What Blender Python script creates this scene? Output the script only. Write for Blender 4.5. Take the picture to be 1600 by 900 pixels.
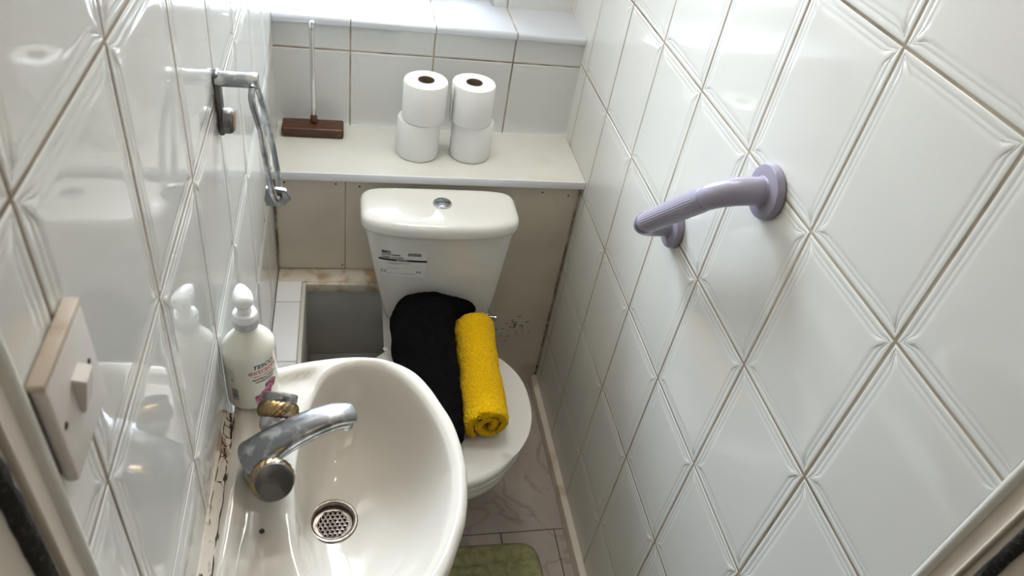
import bpy, bmesh, math, random
from mathutils import Vector, Matrix, noise
random.seed(7)
PI = math.pi
SC = bpy.context.scene
for o in list(bpy.data.objects):
    bpy.data.objects.remove(o)

# ------------------------------------------------------------------ camera
cd = bpy.data.cameras.new('camera'); cam = bpy.data.objects.new('camera', cd)
SC.collection.objects.link(cam); SC.camera = cam
cd.sensor_width = 36; cd.lens = 1151.39 / 1600 * 36
cd.clip_start = .02
R_ = Vector((0.97516, -0.16489, 0.14784)); U_ = Vector((-0.0026, 0.65907, 0.75207)); F_ = Vector((0.2204, 0.7371, -0.6388))
YAW, PIT, ROL = 0.290562639, 0.69287674, 0.191729634
cy, sy, cp, sp = math.cos(YAW), math.sin(YAW), math.cos(PIT), math.sin(PIT)
F_ = Vector((sy*cp, cy*cp, -sp)); R0 = Vector((cy, -sy, 0)); U0 = R0.cross(F_)
R_ = R0*math.cos(ROL) + U0*math.sin(ROL); U_ = U0*math.cos(ROL) - R0*math.sin(ROL)
cam.matrix_world = Matrix(((R_.x, U_.x, -F_.x, -.5886), (R_.y, U_.y, -F_.y, -.6883), (R_.z, U_.z, -F_.z, 1.7245), (0, 0, 0, 1)))
cd.dof.use_dof = True; cd.dof.focus_distance = 1.35; cd.dof.aperture_fstop = 9

# ------------------------------------------------------------------ world and light
w = bpy.data.worlds.new('world'); SC.world = w; w.use_nodes = True
bg = w.node_tree.nodes['Background']; bg.inputs[0].default_value = (.84, .91, 1, 1); 
_nt = w.node_tree; _tc = _nt.nodes.new('ShaderNodeTexCoord'); _sx = _nt.nodes.new('ShaderNodeSeparateXYZ'); _mr = _nt.nodes.new('ShaderNodeMapRange')
_mr.inputs[1].default_value = .05; _mr.inputs[2].default_value = .9; _mr.inputs[3].default_value = 8.0; _mr.inputs[4].default_value = 105.0   # overcast sky: brightest overhead
_nt.links.new(_tc.outputs['Generated'], _sx.inputs[0]); _nt.links.new(_sx.outputs[2], _mr.inputs[0]); _nt.links.new(_mr.outputs[0], bg.inputs[1])
vs = SC.view_settings; vs.view_transform = 'Standard'; vs.look = 'None'; vs.exposure = 0.40; vs.gamma = 1; vs.use_curve_mapping = False
def light(name, kind, loc, energy, color, size=None, rot=None, portal=False):
    l = bpy.data.lights.new(name, kind); l.energy = energy; l.color = color
    o = bpy.data.objects.new(name, l); SC.collection.objects.link(o); o.location = loc
    if kind == 'AREA':
        l.shape = 'RECTANGLE'; l.size, l.size_y = size
        if portal: l.cycles.is_portal = True
    elif size: l.shadow_soft_size = size
    if rot: o.rotation_euler = rot
    return o
light('window_portal', 'AREA', (-.486, 1.42, 1.62), 1, (1, 1, 1), (.60, 1.20), (-PI/2, 0, 0), True)
light('hall_lamp_light', 'AREA', (-.40, -1.25, 2.36), 1.6, (1, .85, .69), (.5, .5))
light('overhead_fill_light', 'AREA', (-.38, .78, 2.318), 6.2, (1, .965, .91), (.40, .30))  # added soft overhead fill that brightens the alcove and shelf
light('bulb_light', 'POINT', (-.38, .12, 2.19), .7, (1, .80, .58), .03)

# ------------------------------------------------------------------ materials
def mat(name, col, rough=.5, metal=0, spec=.5, coat=0, var=0, vscale=8, bump=0, bscale=60, bdist=.002, sheen=0, sss=0, ior=1.5):
    m = bpy.data.materials.new(name); m.use_nodes = True; nt = m.node_tree; b = nt.nodes['Principled BSDF']
    b.inputs['Base Color'].default_value = (*col, 1); b.inputs['Roughness'].default_value = rough
    b.inputs['Metallic'].default_value = metal; b.inputs['Specular IOR Level'].default_value = spec
    b.inputs['Coat Weight'].default_value = coat; b.inputs['Coat Roughness'].default_value = .05; b.inputs['IOR'].default_value = ior
    if sheen: b.inputs['Sheen Weight'].default_value = sheen
    if sss:
        b.inputs['Subsurface Weight'].default_value = sss; b.inputs['Subsurface Radius'].default_value = (.01, .01, .008); b.inputs['Subsurface Scale'].default_value = 1
    tc = nt.nodes.new('ShaderNodeTexCoord')
    if var:
        n = nt.nodes.new('ShaderNodeTexNoise'); n.inputs['Scale'].default_value = vscale; n.inputs['Detail'].default_value = 5
        nt.links.new(tc.outputs['Object'], n.inputs['Vector'])
        mx = nt.nodes.new('ShaderNodeMixRGB'); mx.inputs[1].default_value = (*col, 1); mx.inputs[2].default_value = (*[c*(1-var) for c in col], 1)
        rp = nt.nodes.new('ShaderNodeValToRGB'); rp.color_ramp.elements[0].position = .4; rp.color_ramp.elements[1].position = .65
        nt.links.new(n.outputs['Fac'], rp.inputs[0]); nt.links.new(rp.outputs[0], mx.inputs[0]); nt.links.new(mx.outputs[0], b.inputs['Base Color'])
    if bump:
        n2 = nt.nodes.new('ShaderNodeTexNoise'); n2.inputs['Scale'].default_value = bscale; n2.inputs['Detail'].default_value = 4
        nt.links.new(tc.outputs['Object'], n2.inputs['Vector'])
        bp = nt.nodes.new('ShaderNodeBump'); bp.inputs['Strength'].default_value = bump; bp.inputs['Distance'].default_value = bdist
        nt.links.new(n2.outputs['Fac'], bp.inputs['Height']); nt.links.new(bp.outputs[0], b.inputs['Normal'])
    return m
def stain(m, col, scale, lo, hi, amount=1, detail=6, stretch=(1, 1, 1), zfade=None):
    """blends a second colour in blotches into the base colour; zfade=(z_full, z_none) keeps dirt near a height"""
    nt = m.node_tree; b = nt.nodes['Principled BSDF']; bc = b.inputs['Base Color']
    tc = nt.nodes.new('ShaderNodeTexCoord'); mp = nt.nodes.new('ShaderNodeMapping'); mp.inputs['Scale'].default_value = stretch
    n = nt.nodes.new('ShaderNodeTexNoise'); n.inputs['Scale'].default_value = scale; n.inputs['Detail'].default_value = detail
    nt.links.new(tc.outputs['Object'], mp.inputs[0]); nt.links.new(mp.outputs[0], n.inputs['Vector'])
    r = nt.nodes.new('ShaderNodeMapRange'); r.inputs[1].default_value = lo; r.inputs[2].default_value = hi; r.inputs[4].default_value = amount
    nt.links.new(n.outputs['Fac'], r.inputs[0]); fac = r.outputs[0]
    if zfade:
        s = nt.nodes.new('ShaderNodeSeparateXYZ'); nt.links.new(tc.outputs['Object'], s.inputs[0])
        r2 = nt.nodes.new('ShaderNodeMapRange'); r2.inputs[1].default_value = zfade[1]; r2.inputs[2].default_value = zfade[0]
        nt.links.new(s.outputs[2], r2.inputs[0]); mu = nt.nodes.new('ShaderNodeMath'); mu.operation = 'MULTIPLY'
        nt.links.new(fac, mu.inputs[0]); nt.links.new(r2.outputs[0], mu.inputs[1]); fac = mu.outputs[0]
    mx = nt.nodes.new('ShaderNodeMixRGB'); mx.inputs[2].default_value = (*col, 1)
    if bc.is_linked:
        src = bc.links[0].from_socket; nt.links.new(src, mx.inputs[1])
    else:
        mx.inputs[1].default_value = bc.default_value
    nt.links.new(fac, mx.inputs[0]); nt.links.new(mx.outputs[0], bc)
    return m

M = {}
M['tile'] = mat('glazed_white_tile', (.67, .66, .62), .05, spec=.65, bump=.035, bscale=6, bdist=.004)
M['tile_back'] = mat('glazed_white_tile_back', (.66, .665, .65), .12, bump=.15, bscale=14, bdist=.003)
M['grout'] = stain(mat('brown_grout', (.27, .20, .13), .9, var=.5, vscale=14), (.42, .36, .27), 3, .42, .6)
M['grout_back'] = mat('grey_grout', (.40, .34, .26), .9, var=.5, vscale=20)
M['ledge'] = mat('ledge_tile', (.84, .85, .86), .12, bump=.2, bscale=20, bdist=.002)
M['sill'] = mat('sill_tile', (.50, .52, .55), .12, bump=.2, bscale=20, bdist=.002)
M['paint'] = stain(mat('old_cream_paint', (.72, .66, .55), .36, var=.12, vscale=5, bump=.3, bscale=30, bdist=.002), (.36, .26, .16), 6, .58, .80, .55)
M['dirtypaint'] = stain(stain(mat('peeling_cream_paint', (.68, .62, .52), .5, bump=.5, bscale=60, bdist=.002), (.40, .24, .12), 14, .47, .58, .85), (.10, .07, .05), 30, .66, .72, .8)
M['shelf'] = stain(mat('white_gloss_board', (.70, .695, .64), .22, var=.06, vscale=6), (.62, .54, .34), 7, .60, .75, .5)
M['shelf_edge'] = mat('white_shelf_edging', (.82, .84, .88), .3)
M['ceramic'] = mat('white_ceramic', (.70, .685, .64), .08, spec=.5)
M['basin'] = stain(mat('white_basin_ceramic', (.58, .54, .475), .07), (.50, .42, .32), 38, .70, .76, .35)
M['seat'] = mat('white_toilet_seat_plastic', (.66, .64, .595), .16)
M['chrome'] = mat('chrome', (.72, .72, .73), .12, metal=1)
M['dullchrome'] = stain(mat('dull_spotted_chrome', (.27, .28, .295), .30, metal=1, bump=.35, bscale=80, bdist=.001), (.60, .61, .62), 45, .48, .60, .9)
M['darkmetal'] = stain(mat('tarnished_dark_metal', (.11, .11, .107), .4, metal=.85), (.22, .21, .20), 50, .45, .6, .8)
M['gold'] = stain(mat('worn_gold_plating', (.42, .28, .12), .30, metal=1), (.20, .16, .12), 60, .42, .6, .9)
M['wastemetal'] = stain(mat('stained_waste_metal', (.17, .14, .12), .32, metal=.9), (.34, .30, .27), 60, .4, .65, .7)
M['black'] = mat('black', (.012, .012, .012), .6)
M['ink'] = mat('black_ink', (.02, .02, .02), .5)
M['greyink'] = mat('grey_ink', (.20, .19, .19), .5)
M['labelpaper'] = mat('sticker_paper', (.72, .72, .69), .35)
M['paper'] = mat('toilet_tissue', (.84, .84, .82), .95, spec=.1, bump=.25, bscale=300, bdist=.001)
M['card'] = mat('cardboard_core', (.16, .115, .075), .9)
M['wood'] = stain(stain(mat('dark_wet_wood', (.085, .028, .012), .28, bump=.5, bscale=40, bdist=.002), (.045, .016, .010), 26, .45, .6, .9, stretch=(1, 5, 5)), (.45, .25, .07), 60, .66, .72, .7)
M['lilac'] = mat('lilac_plastic', (.30, .28, .355), .28, bump=.03, bscale=50)
M['lilacdark'] = mat('dark_lilac_seal', (.12, .09, .13), .5)
M['yellow'] = stain(mat('yellow_terry', (.90, .53, .0), .95, spec=.05, sheen=.08, bump=1, bscale=330, bdist=.005), (.60, .33, .0), 230, .45, .62, .5)
M['blacktowel'] = mat('black_terry', (.0035, .0035, .0042), .95, spec=.08, bump=.8, bscale=350, bdist=.003)
M['green'] = stain(mat('sage_green_cotton', (.42, .41, .21), .95, spec=.1, sheen=.15, bump=.8, bscale=260, bdist=.003), (.25, .26, .13), 60, .45, .65, .7)
M['soap'] = mat('cream_liquid_soap_bottle', (.80, .79, .70), .16, coat=.4, sss=.25)
M['pump'] = mat('white_pump_plastic', (.86, .86, .85), .2)
M['pumpgrey'] = mat('grey_clear_plastic', (.50, .50, .48), .15)
M['pinkink'] = mat('pink_ink', (.62, .14, .17), .4)
M['magenta'] = mat('magenta_petals', (.36, .025, .12), .4, var=.6, vscale=120)
M['palepink'] = mat('pale_pink_petals', (.58, .18, .32), .4, var=.4, vscale=120)
M['switch'] = mat('old_white_switch_plastic', (.66, .61, .56), .35)
M['switchedge'] = stain(mat('dirty_switch_edge', (.50, .41, .32), .6), (.36, .26, .17), 40, .5, .66, .8)
M['frame'] = mat('cream_gloss_frame_paint', (.60, .53, .44), .75, var=.08, vscale=10)
M['bead'] = mat('white_bead_sealant', (.64, .62, .56), .5)
M['brush'] = stain(mat('black_draught_strip', (.018, .016, .014), .95, bump=1, bscale=200, bdist=.004), (.12, .10, .08), 200, .58, .68, .5)
M['skirt'] = stain(mat('skirting_paint', (.66, .60, .51), .35), (.40, .30, .20), 12, .55, .7, .6)
M['caulk'] = stain(stain(mat('old_sealant', (.60, .54, .45), .5, bump=.6, bscale=50, bdist=.003), (.30, .20, .13), 28, .52, .58, .9, stretch=(2, .7, 1)), (.03, .02, .016), 40, .64, .66, 1, stretch=(2.4, .6, 1))
M['corner'] = stain(stain(mat('dirty_corner_sealant', (.46, .40, .31), .6), (.20, .13, .08), 18, .42, .55, .9), (.04, .03, .02), 30, .56, .60, .9, zfade=(.3, .55))
M['mould'] = mat('black_mould_crack', (.05, .03, .022), .8, var=.6, vscale=120)
M['upvc'] = mat('white_window_frame', (.85, .86, .87), .25)
M['hallpaint'] = mat('hall_wall_paint', (.68, .63, .56), .8)
M['ceil'] = mat('ceiling_paint', (.80, .79, .77), .8)
M['hallfloor'] = mat('hall_carpet', (.25, .22, .19), .95, bump=.5, bscale=200)
M['rust'] = mat('rusty_disc', (.26, .14, .06), .5, var=.5, vscale=150)

# frosted glass: light passes, reflection stays
gm = bpy.data.materials.new('obscured_window_glass'); gm.use_nodes = True; nt = gm.node_tree; nt.nodes.clear()
out = nt.nodes.new('ShaderNodeOutputMaterial'); tr = nt.nodes.new('ShaderNodeBsdfTransparent'); tr.inputs[0].default_value = (.93, .96, .98, 1)
gl = nt.nodes.new('ShaderNodeBsdfGlossy'); gl.inputs['Roughness'].default_value = .1; fr = nt.nodes.new('ShaderNodeFresnel'); mx = nt.nodes.new('ShaderNodeMixShader')
nt.links.new(fr.outputs[0], mx.inputs[0]); nt.links.new(tr.outputs[0], mx.inputs[1]); nt.links.new(gl.outputs[0], mx.inputs[2]); nt.links.new(mx.outputs[0], out.inputs[0])
M['glass'] = gm
em = bpy.data.materials.new('lit_bulb'); em.use_nodes = True; b = em.node_tree.nodes['Principled BSDF']
b.inputs['Emission Color'].default_value = (1, .78, .5, 1); b.inputs['Emission Strength'].default_value = 12
M['bulb'] = em

# marble floor
fm = mat('marble_look_floor_tile', (.46, .405, .36), .25, var=.16, vscale=5)
stain(fm, (.36, .30, .26), 9, .50, .62, .55, stretch=(1, .5, 1))
nt = fm.node_tree; b = nt.nodes['Principled BSDF']
tc = nt.nodes.new('ShaderNodeTexCoord'); nz = nt.nodes.new('ShaderNodeTexNoise'); nz.inputs['Scale'].default_value = 3.2; nz.inputs['Detail'].default_value = 7; nz.inputs['Distortion'].default_value = .9
nt.links.new(tc.outputs['Object'], nz.inputs['Vector'])
sb = nt.nodes.new('ShaderNodeMath'); sb.operation = 'SUBTRACT'; sb.inputs[1].default_value = .5
ab = nt.nodes.new('ShaderNodeMath'); ab.operation = 'ABSOLUTE'; mr = nt.nodes.new('ShaderNodeMapRange'); mr.inputs[1].default_value = .012; mr.inputs[2].default_value = 0; mr.inputs[4].default_value = .38
nt.links.new(nz.outputs['Fac'], sb.inputs[0]); nt.links.new(sb.outputs[0], ab.inputs[0]); nt.links.new(ab.outputs[0], mr.inputs[0])
mx = nt.nodes.new('ShaderNodeMixRGB'); mx.inputs[2].default_value = (.17, .13, .10, 1)
nt.links.new(b.inputs['Base Color'].links[0].from_socket, mx.inputs[1]); nt.links.new(mr.outputs[0], mx.inputs[0]); nt.links.new(mx.outputs[0], b.inputs['Base Color'])
M['floor'] = fm

# ------------------------------------------------------------------ helpers
def obj(name, bm, m, parent=None, smooth=True, kind=None, auto=None):
    bmesh.ops.recalc_face_normals(bm, faces=bm.faces)
    me = bpy.data.meshes.new(name); bm.to_mesh(me); bm.free()
    for x in (m if isinstance(m, (list, tuple)) else [m]): me.materials.append(M[x] if isinstance(x, str) else x)
    if smooth:
        for p in me.polygons: p.use_smooth = True
        if auto is not None: me.set_sharp_from_angle(angle=math.radians(auto))
    o = bpy.data.objects.new(name, me); SC.collection.objects.link(o)
    if parent: o.parent = parent; o.matrix_parent_inverse = Matrix.Translation(parent.location).inverted() if parent.type == 'EMPTY' else Matrix.Identity(4)
    if kind: o['kind'] = kind
    return o
def empty(name, label, cat, loc, group=None):
    o = bpy.data.objects.new(name, None); SC.collection.objects.link(o); o.location = loc; o.empty_display_size = .05
    return tag(o, label, cat, group)
def tag(o, label, cat, group=None):
    o['label'] = label; o['category'] = cat
    if group: o['group'] = group
    return o
def box(bm, lo, hi, bev=0, seg=2):
    r = bmesh.ops.create_cube(bm, size=1); vs_ = r['verts']
    for v in vs_:
        v.co = Vector([(a+b_)/2 + c*(b_-a) for a, b_, c in zip(lo, hi, v.co)])
    if bev:
        es = list({e for v in vs_ for e in v.link_edges})
        bmesh.ops.bevel(bm, geom=es, offset=bev, segments=seg, affect='EDGES', profile=.5)
    return bm
def B(lo, hi, bev=0, seg=2): return box(bmesh.new(), lo, hi, bev, seg)
def rings(bm, rs, closed=True, cap0=False, cap1=False, mi=0):
    """skin a list of equal-length vertex loops"""
    vv = [[bm.verts.new(p) for p in r] for r in rs]; n = len(rs[0])
    for a, b_ in zip(vv, vv[1:]):
        for i in range(n if closed else n-1):
            j = (i+1) % n
            f = bm.faces.new((a[i], a[j], b_[j], b_[i])); f.material_index = mi
    if cap0: bm.faces.new(vv[0][::-1]).material_index = mi
    if cap1: bm.faces.new(vv[-1]).material_index = mi
    return vv
def basis(d):
    d = Vector(d).normalized(); a = Vector((0, 0, 1)) if abs(d.z) < .9 else Vector((1, 0, 0))
    u = d.cross(a).normalized(); return u, u.cross(d).normalized(), d
def lathe(bm, prof, c=(0, 0, 0), axis=(0, 0, 1), n=48, cap0=True, cap1=True, mod=None):
    """prof: (radius, height along axis)"""
    u, v, d = basis(axis); c = Vector(c); rs = []
    for r, h in prof:
        ring = []
        for i in range(n):
            t = 2*PI*i/n; rr = max(r, 1e-5)*(mod(t, h) if mod else 1)
            ring.append(c + d*h + u*rr*math.cos(t) + v*rr*math.sin(t))
        rs.append(ring)
    rings(bm, rs, True, cap0, cap1); return bm
def tube(bm, pts, rad, n=16, cap=True, up=None, flat=None, mod=None):
    """sweep a circle (or ellipse: flat = scale across the second axis) along points"""
    pts = [Vector(p) for p in pts]; rs = []; prev = None
    for i, p in enumerate(pts):
        d = (pts[min(i+1, len(pts)-1)] - pts[max(i-1, 0)]).normalized()
        if prev is None:
            a = Vector(up) if up else (Vector((0, 0, 1)) if abs(d.z) < .9 else Vector((1, 0, 0)))
        else: a = prev
        u = (a - d*a.dot(d)).normalized(); prev = u; v = d.cross(u)
        r = rad[i] if isinstance(rad, (list, tuple)) else rad
        fl = (flat[i] if isinstance(flat, (list, tuple)) else flat) if flat else 1
        rs.append([p + (u*math.cos(t)*fl + v*math.sin(t))*r*(mod(t, i) if mod else 1) for t in (2*PI*k/n for k in range(n))])
    rings(bm, rs, True, cap, cap); return bm
def smoothpath(pts, k=8):
    """Catmull-Rom"""
    P = [Vector(p) for p in pts]; P = [P[0]*2-P[1]] + P + [P[-1]*2-P[-2]]; out_ = []
    for i in range(1, len(P)-2):
        for j in range(k):
            t = j/k; a, b_, c, d = P[i-1:i+3]
            out_.append(.5*((2*b_) + (c-a)*t + (2*a-5*b_+4*c-d)*t*t + (3*b_-a-3*c+d)*t**3))
    out_.append(P[-2]); return out_
def sstep(a, b_, x):
    t = min(1, max(0, (x-a)/(b_-a))); return t*t*(3-2*t)
def text_mesh(s, size, bold=0, shear=0):
    cu = bpy.data.curves.new('t', 'FONT'); cu.body = s; cu.size = size; cu.offset = bold; cu.shear = shear; cu.resolution_u = 3
    cu.align_x = 'LEFT'
    o = bpy.data.objects.new('t', cu); SC.collection.objects.link(o); bpy.context.view_layer.update()
    me = bpy.data.meshes.new_from_object(o.evaluated_get(bpy.context.evaluated_depsgraph_get()))
    bm = bmesh.new(); bm.from_mesh(me); bpy.data.objects.remove(o); bpy.data.meshes.remove(me)
    return bm

# tile field: profile of an embossed tile, built as nested rings
def tile_field(name, origin, ua, va, na, u_off, v_off, tw, th, u0, u1, v0, v1, mats, gap=.0030, emboss=.34, depth=.006, tilt=.0012, slab=.03):
    """origin + u*ua + v*va ; na points into the room.  (u_off, v_off) is one grout crossing."""
    O, ua, va, na = map(Vector, (origin, ua, va, na)); bm = bmesh.new()
    prof = [(0, -depth), (0, -.0012), (.0005, -.0004), (.0018, 0), (.0070, .0001*emboss), (.0086, -.0010*emboss), (.0098, -.0010*emboss), (.0115, .0002*emboss), (.0145, .0003*emboss), (.0163, -.0007*emboss), (.0190, .0010*emboss), (.0225, .0013*emboss), (.0300, .0013*emboss)]
    iu0 = math.floor((u0-u_off)/tw); iu1 = math.ceil((u1-u_off)/tw); iv0 = math.floor((v0-v_off)/th); iv1 = math.ceil((v1-v_off)/th)
    for iu in range(iu0, iu1):
        for iv in range(iv0, iv1):
            W, H = tw-gap, th-gap; cu_, cv_ = u_off+(iu+.5)*tw, v_off+(iv+.5)*th
            ta, tb, tz = random.uniform(-tilt, tilt), random.uniform(-tilt, tilt), random.uniform(-.0001, .0001)
            rs = []
            for d, h in prof:
                hw, hh = W/2-d, H/2-d; loop = []
                e = min(d, max(.0012, d*.50)) if d > .0065 else d; c_ = d + .014
                for sx, sy_ in ((1, 1), (-1, 1), (-1, -1), (1, -1)):
                    HW, HH = W/2, H/2
                    if d > .0065 and d < .0220:
                        q = [(HW-d, HH-c_), (HW-d*.93, HH-c_*.80), (HW-e*1.2, HH-e*1.75), (HW-e, HH-e), (HW-e*1.75, HH-e*1.2), (HW-c_*.80, HH-d*.93), (HW-c_, HH-d)]
                    else:
                        q = [(HW-d, HH-c_), (HW-d, HH-c_*.8), (HW-d, HH-d-.002), (HW-d, HH-d), (HW-d-.002, HH-d), (HW-c_*.8, HH-d), (HW-c_, HH-d)]
                        if d >= .0220:
                            q = [(HW-d, HH-c_), (HW-d*1.0, HH-c_*.85), (HW-d*.9, HH-d*1.15), (HW-d*.95, HH-d*.95), (HW-d*1.15, HH-d*.9), (HW-c_*.85, HH-d), (HW-c_, HH-d)]
                    q = [(sx*a, sy_*b_) for a, b_ in q]
                    if sx*sy_ < 0: q = q[::-1]
                    loop += q
                rs.append([O + ua*(cu_+a) + va*(cv_+b_) + na*(h + tz + ta*a + tb*b_) for a, b_ in loop])
            rings(bm, rs, True, False, True)
    def clip(co, no):
        g = bm.verts[:]+bm.edges[:]+bm.faces[:]
        bmesh.ops.bisect_plane(bm, geom=g, plane_co=co, plane_no=no, clear_outer=True)
    clip(O+ua*u0, -ua); clip(O+ua*u1, ua); clip(O+va*v0, -va); clip(O+va*v1, va)
    g = .0006
    q = [O+ua*a+va*b_-na*g for a, b_ in ((u0, v0), (u1, v0), (u1, v1), (u0, v1))]
    q2 = [p-na*slab for p in q]
    a = [bm.verts.new(p) for p in q]; b2 = [bm.verts.new(p) for p in q2]
    fs = [bm.faces.new(a), bm.faces.new(b2[::-1])] + [bm.faces.new((a[i], b2[i], b2[(i+1) % 4], a[(i+1) % 4])) for i in range(4)]
    for f in fs: f.material_index = 1
    for f in bm.faces: f.smooth = f.material_index == 0
    me = bpy.data.meshes.new(name); bm.to_mesh(me); bm.free()
    for x in mats: me.materials.append(M[x])
    me.set_sharp_from_angle(angle=math.radians(50))
    o = bpy.data.objects.new(name, me); SC.collection.objects.link(o); o['kind'] = 'structure'
    return o

XL = -.757
# ------------------------------------------------------------------ room shell
wr = tile_field('wall_right', (0, 0, 0), (0, 1, 0), (0, 0, 1), (-1, 0, 0), 0, 1.475, .2, .25, -.380, 1.36, 0, 2.35, ['tile', 'grout'])
wl = tile_field('wall_left', (XL, 0, 0), (0, 1, 0), (0, 0, 1), (1, 0, 0), -.135, 1.478, .2, .247, -.393, 1.36, 0, 2.35, ['tile', 'grout'])
wb = tile_field('wall_back', (0, 1.055, 0), (1, 0, 0), (0, 0, 1), (0, -1, 0), -.178, .966, .2005, .25, XL, 0, .745, 1.030, ['tile_back', 'grout_back'], emboss=.15)
tile_field('wall_window_side', (0, 1.215, 0), (1, 0, 0), (0, 0, 1), (0, -1, 0), -.178, 1.29, .2005, .25, -.215, 0, 1.045, 2.35, ['tile_back', 'grout_back'], emboss=.2)
tile_field('sill', (0, 0, 1.045), (1, 0, 0), (0, 1, 0), (0, 0, 1), -.178, 1.251, .2005, .2, XL, 0, 1.0565, 1.36, ['sill', 'grout_back'], emboss=.12, slab=.012).name = 'trim_1'
# rounded nose along the sill edge
bm = bmesh.new()
prof = [(1.0585, 1.0455), (1.0525, 1.0455), (1.0475, 1.0435), (1.0445, 1.039), (1.0445, 1.030), (1.0465, 1.0285), (1.0585, 1.0285)]
for a, b_ in ((XL+.001, -.5795), (-.5775, -.379), (-.377, -.179), (-.177, -.001)):
    rings(bm, [[(a, y, z) for y, z in prof], [(b_, y, z) for y, z in prof]], True, True, True)
obj('trim_2', bm, 'sill', kind='structure', auto=35)
# reveal, wall above window, outer lintel
obj('wall_reveal', B((-.219, 1.2165, 1.0465), (-.2145, 1.36, 2.22)), 'sill', kind='structure', smooth=False)
obj('wall_lintel', B((XL, 1.216, 2.20), (-.215, 1.40, 2.35)), 'ceil', kind='structure', smooth=False)
obj('wall_outer', B((-.2145, 1.247, .9), (.03, 1.40, 2.35)), 'ceil', kind='structure', smooth=False)
# window
wf = bmesh.new()
x0, x1, y0, y1, z0, z1 = XL+.002, -.221, 1.30, 1.355, 1.047, 2.20
box(wf, (x0, y0, z0), (x0+.045, y1, z1), .004); box(wf, (x1-.045, y0, z0), (x1, y1, z1), .004)
box(wf, (x0+.045, y0, z0), (x1-.045, y1, z0+.05), .004); box(wf, (x0+.045, y0, z1-.05), (x1-.045, y1, z1), .004)
box(wf, (-.400, y0, z0+.05), (-.345, y1, z1-.05), .004)
win = obj('window_1', wf, 'upvc', kind='structure', auto=40)
pane = obj('pane', B((x0+.045, 1.325, z0+.05), (-.400, 1.331, z1-.05)), 'glass', win, smooth=False)
pane = obj('pane', B((-.345, 1.325, z0+.05), (x1-.045, 1.331, z1-.05)), 'glass', win, smooth=False)
obj('ceiling', B((XL-.03, -.50, 2.35), (.03, 1.40, 2.38)), 'ceil', kind='structure', smooth=False)

# floor tiles
bm = bmesh.new()
for (a, c, e, f) in ((-.757, .3220, 0, .845), (-.757, -.39, -.1910, .3200), (-.1890, -.39, -.0460, .3200), (-.0440, -.39, 0, .3200)):
    box(bm, (a, c, -.01), (e, f, 0), .001, 1)
base_ = [bm.verts.new(p) for p in ((XL, -.39, -.0018), (0, -.39, -.0018), (0, .845, -.0018), (XL, .845, -.0018))]
bm.faces.new(base_).material_index = 1
obj('floor', bm, ['floor', 'mould'], kind='structure', smooth=False)

# boards under the shelf
bm = bmesh.new(); box(bm, (XL, .84, .465), (-.5900, .86, .749), .0012, 1); box(bm, (-.5885, .8405, 0), (0, .86, .749), .0012, 1); box(bm, (XL, .845, 0), (0, .87, .749))
pb = obj('wall_back_panel', bm, 'paint', kind='structure', auto=40)
for x, z in ((-.730, .727), (-.612, .727), (-.556, .722), (-.03, .715), (-.597, .478), (-.10, .722)):
    obj('screw_head', lathe(bmesh.new(), [(.0024, 0), (.0022, .0008), (.0008, .001)], (x, .8402, z), (0, -1, 0), 12), 'mould', pb, auto=40)
# flaked specks low on the right panel
bm = bmesh.new()
for k in range(34):
    cx = -.115 + random.gauss(0, .026); cz = .245 + random.gauss(0, .03); r = random.uniform(.0012, .005)
    pts = [(cx + r*1.3*math.cos(t)*random.uniform(.5, 1.2), .8400, cz + r*.5*math.sin(t)*random.uniform(.5, 1.2) + .4*r*math.cos(t)) for t in (2*PI*i/7 for i in range(7))]
    v1_ = [bm.verts.new(p) for p in pts]; v2_ = [bm.verts.new((p[0], .8392, p[2])) for p in pts]
    bm.faces.new(v2_)
    for i in range(7): bm.faces.new((v1_[i], v1_[(i+1) % 7], v2_[(i+1) % 7], v2_[i]))
o = obj('paint_flakes', bm, mat('flake_grey', (.20, .19, .165), .8), pb, smooth=False); o['kind'] = 'stuff'

# dirty sealant in the corners
for nm_, a_, b2_, r_ in (('corner_sealant', (-.003, .8385, .042), (-.003, .8385, .748), .0032), ('corner_sealant', (XL+.003, .8385, .468), (XL+.003, .8385, .748), .0028)):
    n_ = 40; q = [Vector(a_).lerp(Vector(b2_), i/n_)+Vector((random.uniform(-.0004, .0004), random.uniform(-.0004, .0004), 0)) for i in range(n_+1)]
    obj(nm_, tube(bmesh.new(), q, [r_*random.uniform(.8, 1.2) for _ in q], 8), 'corner', pb)
# boxed-in pipe ledge on the left, tiled on top
bm = bmesh.new(); box(bm, (XL+.001, -.3, 0), (-.694, .79, .459)); box(bm, (XL+.001, .79, 0), (-.43, .839, .4585))
led = obj('trim_3', bm, 'paint', kind='structure', smooth=False)
bm = bmesh.new()
for a, b_ in ((.7125, .792), (.5115, .7105), (.3105, .5095), (.1, .3085)): box(bm, (XL+.002, a, .459), (-.6965, b_, .465), .0012)
obj('ledge_tile', bm, 'ledge', led, auto=40)
obj('ledge_edge_strip', B((-.6958, .1, .30), (-.686, .785, .4655), .002), 'bead', led, auto=40)
obj('ledge_edge_strip', B((-.686, .776, .44), (-.44, .787, .4655), .002), 'dirtypaint', led, auto=40)
obj('ledge_back_top', B((XL+.003, .7875, .459), (-.44, .8395, .4652), .001), 'dirtypaint', led, auto=40)
obj('niche_side_board', B((-.694, .1, .0), (-.688, .785, .44), .001), 'dirtypaint', led, auto=40)
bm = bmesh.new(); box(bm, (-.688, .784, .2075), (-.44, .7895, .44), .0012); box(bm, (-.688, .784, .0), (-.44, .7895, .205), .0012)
obj('niche_face_tile', bm, mat('grey_shaded_tile', (.50, .50, .48), .2, var=.15, vscale=7), led, auto=40)

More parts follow.
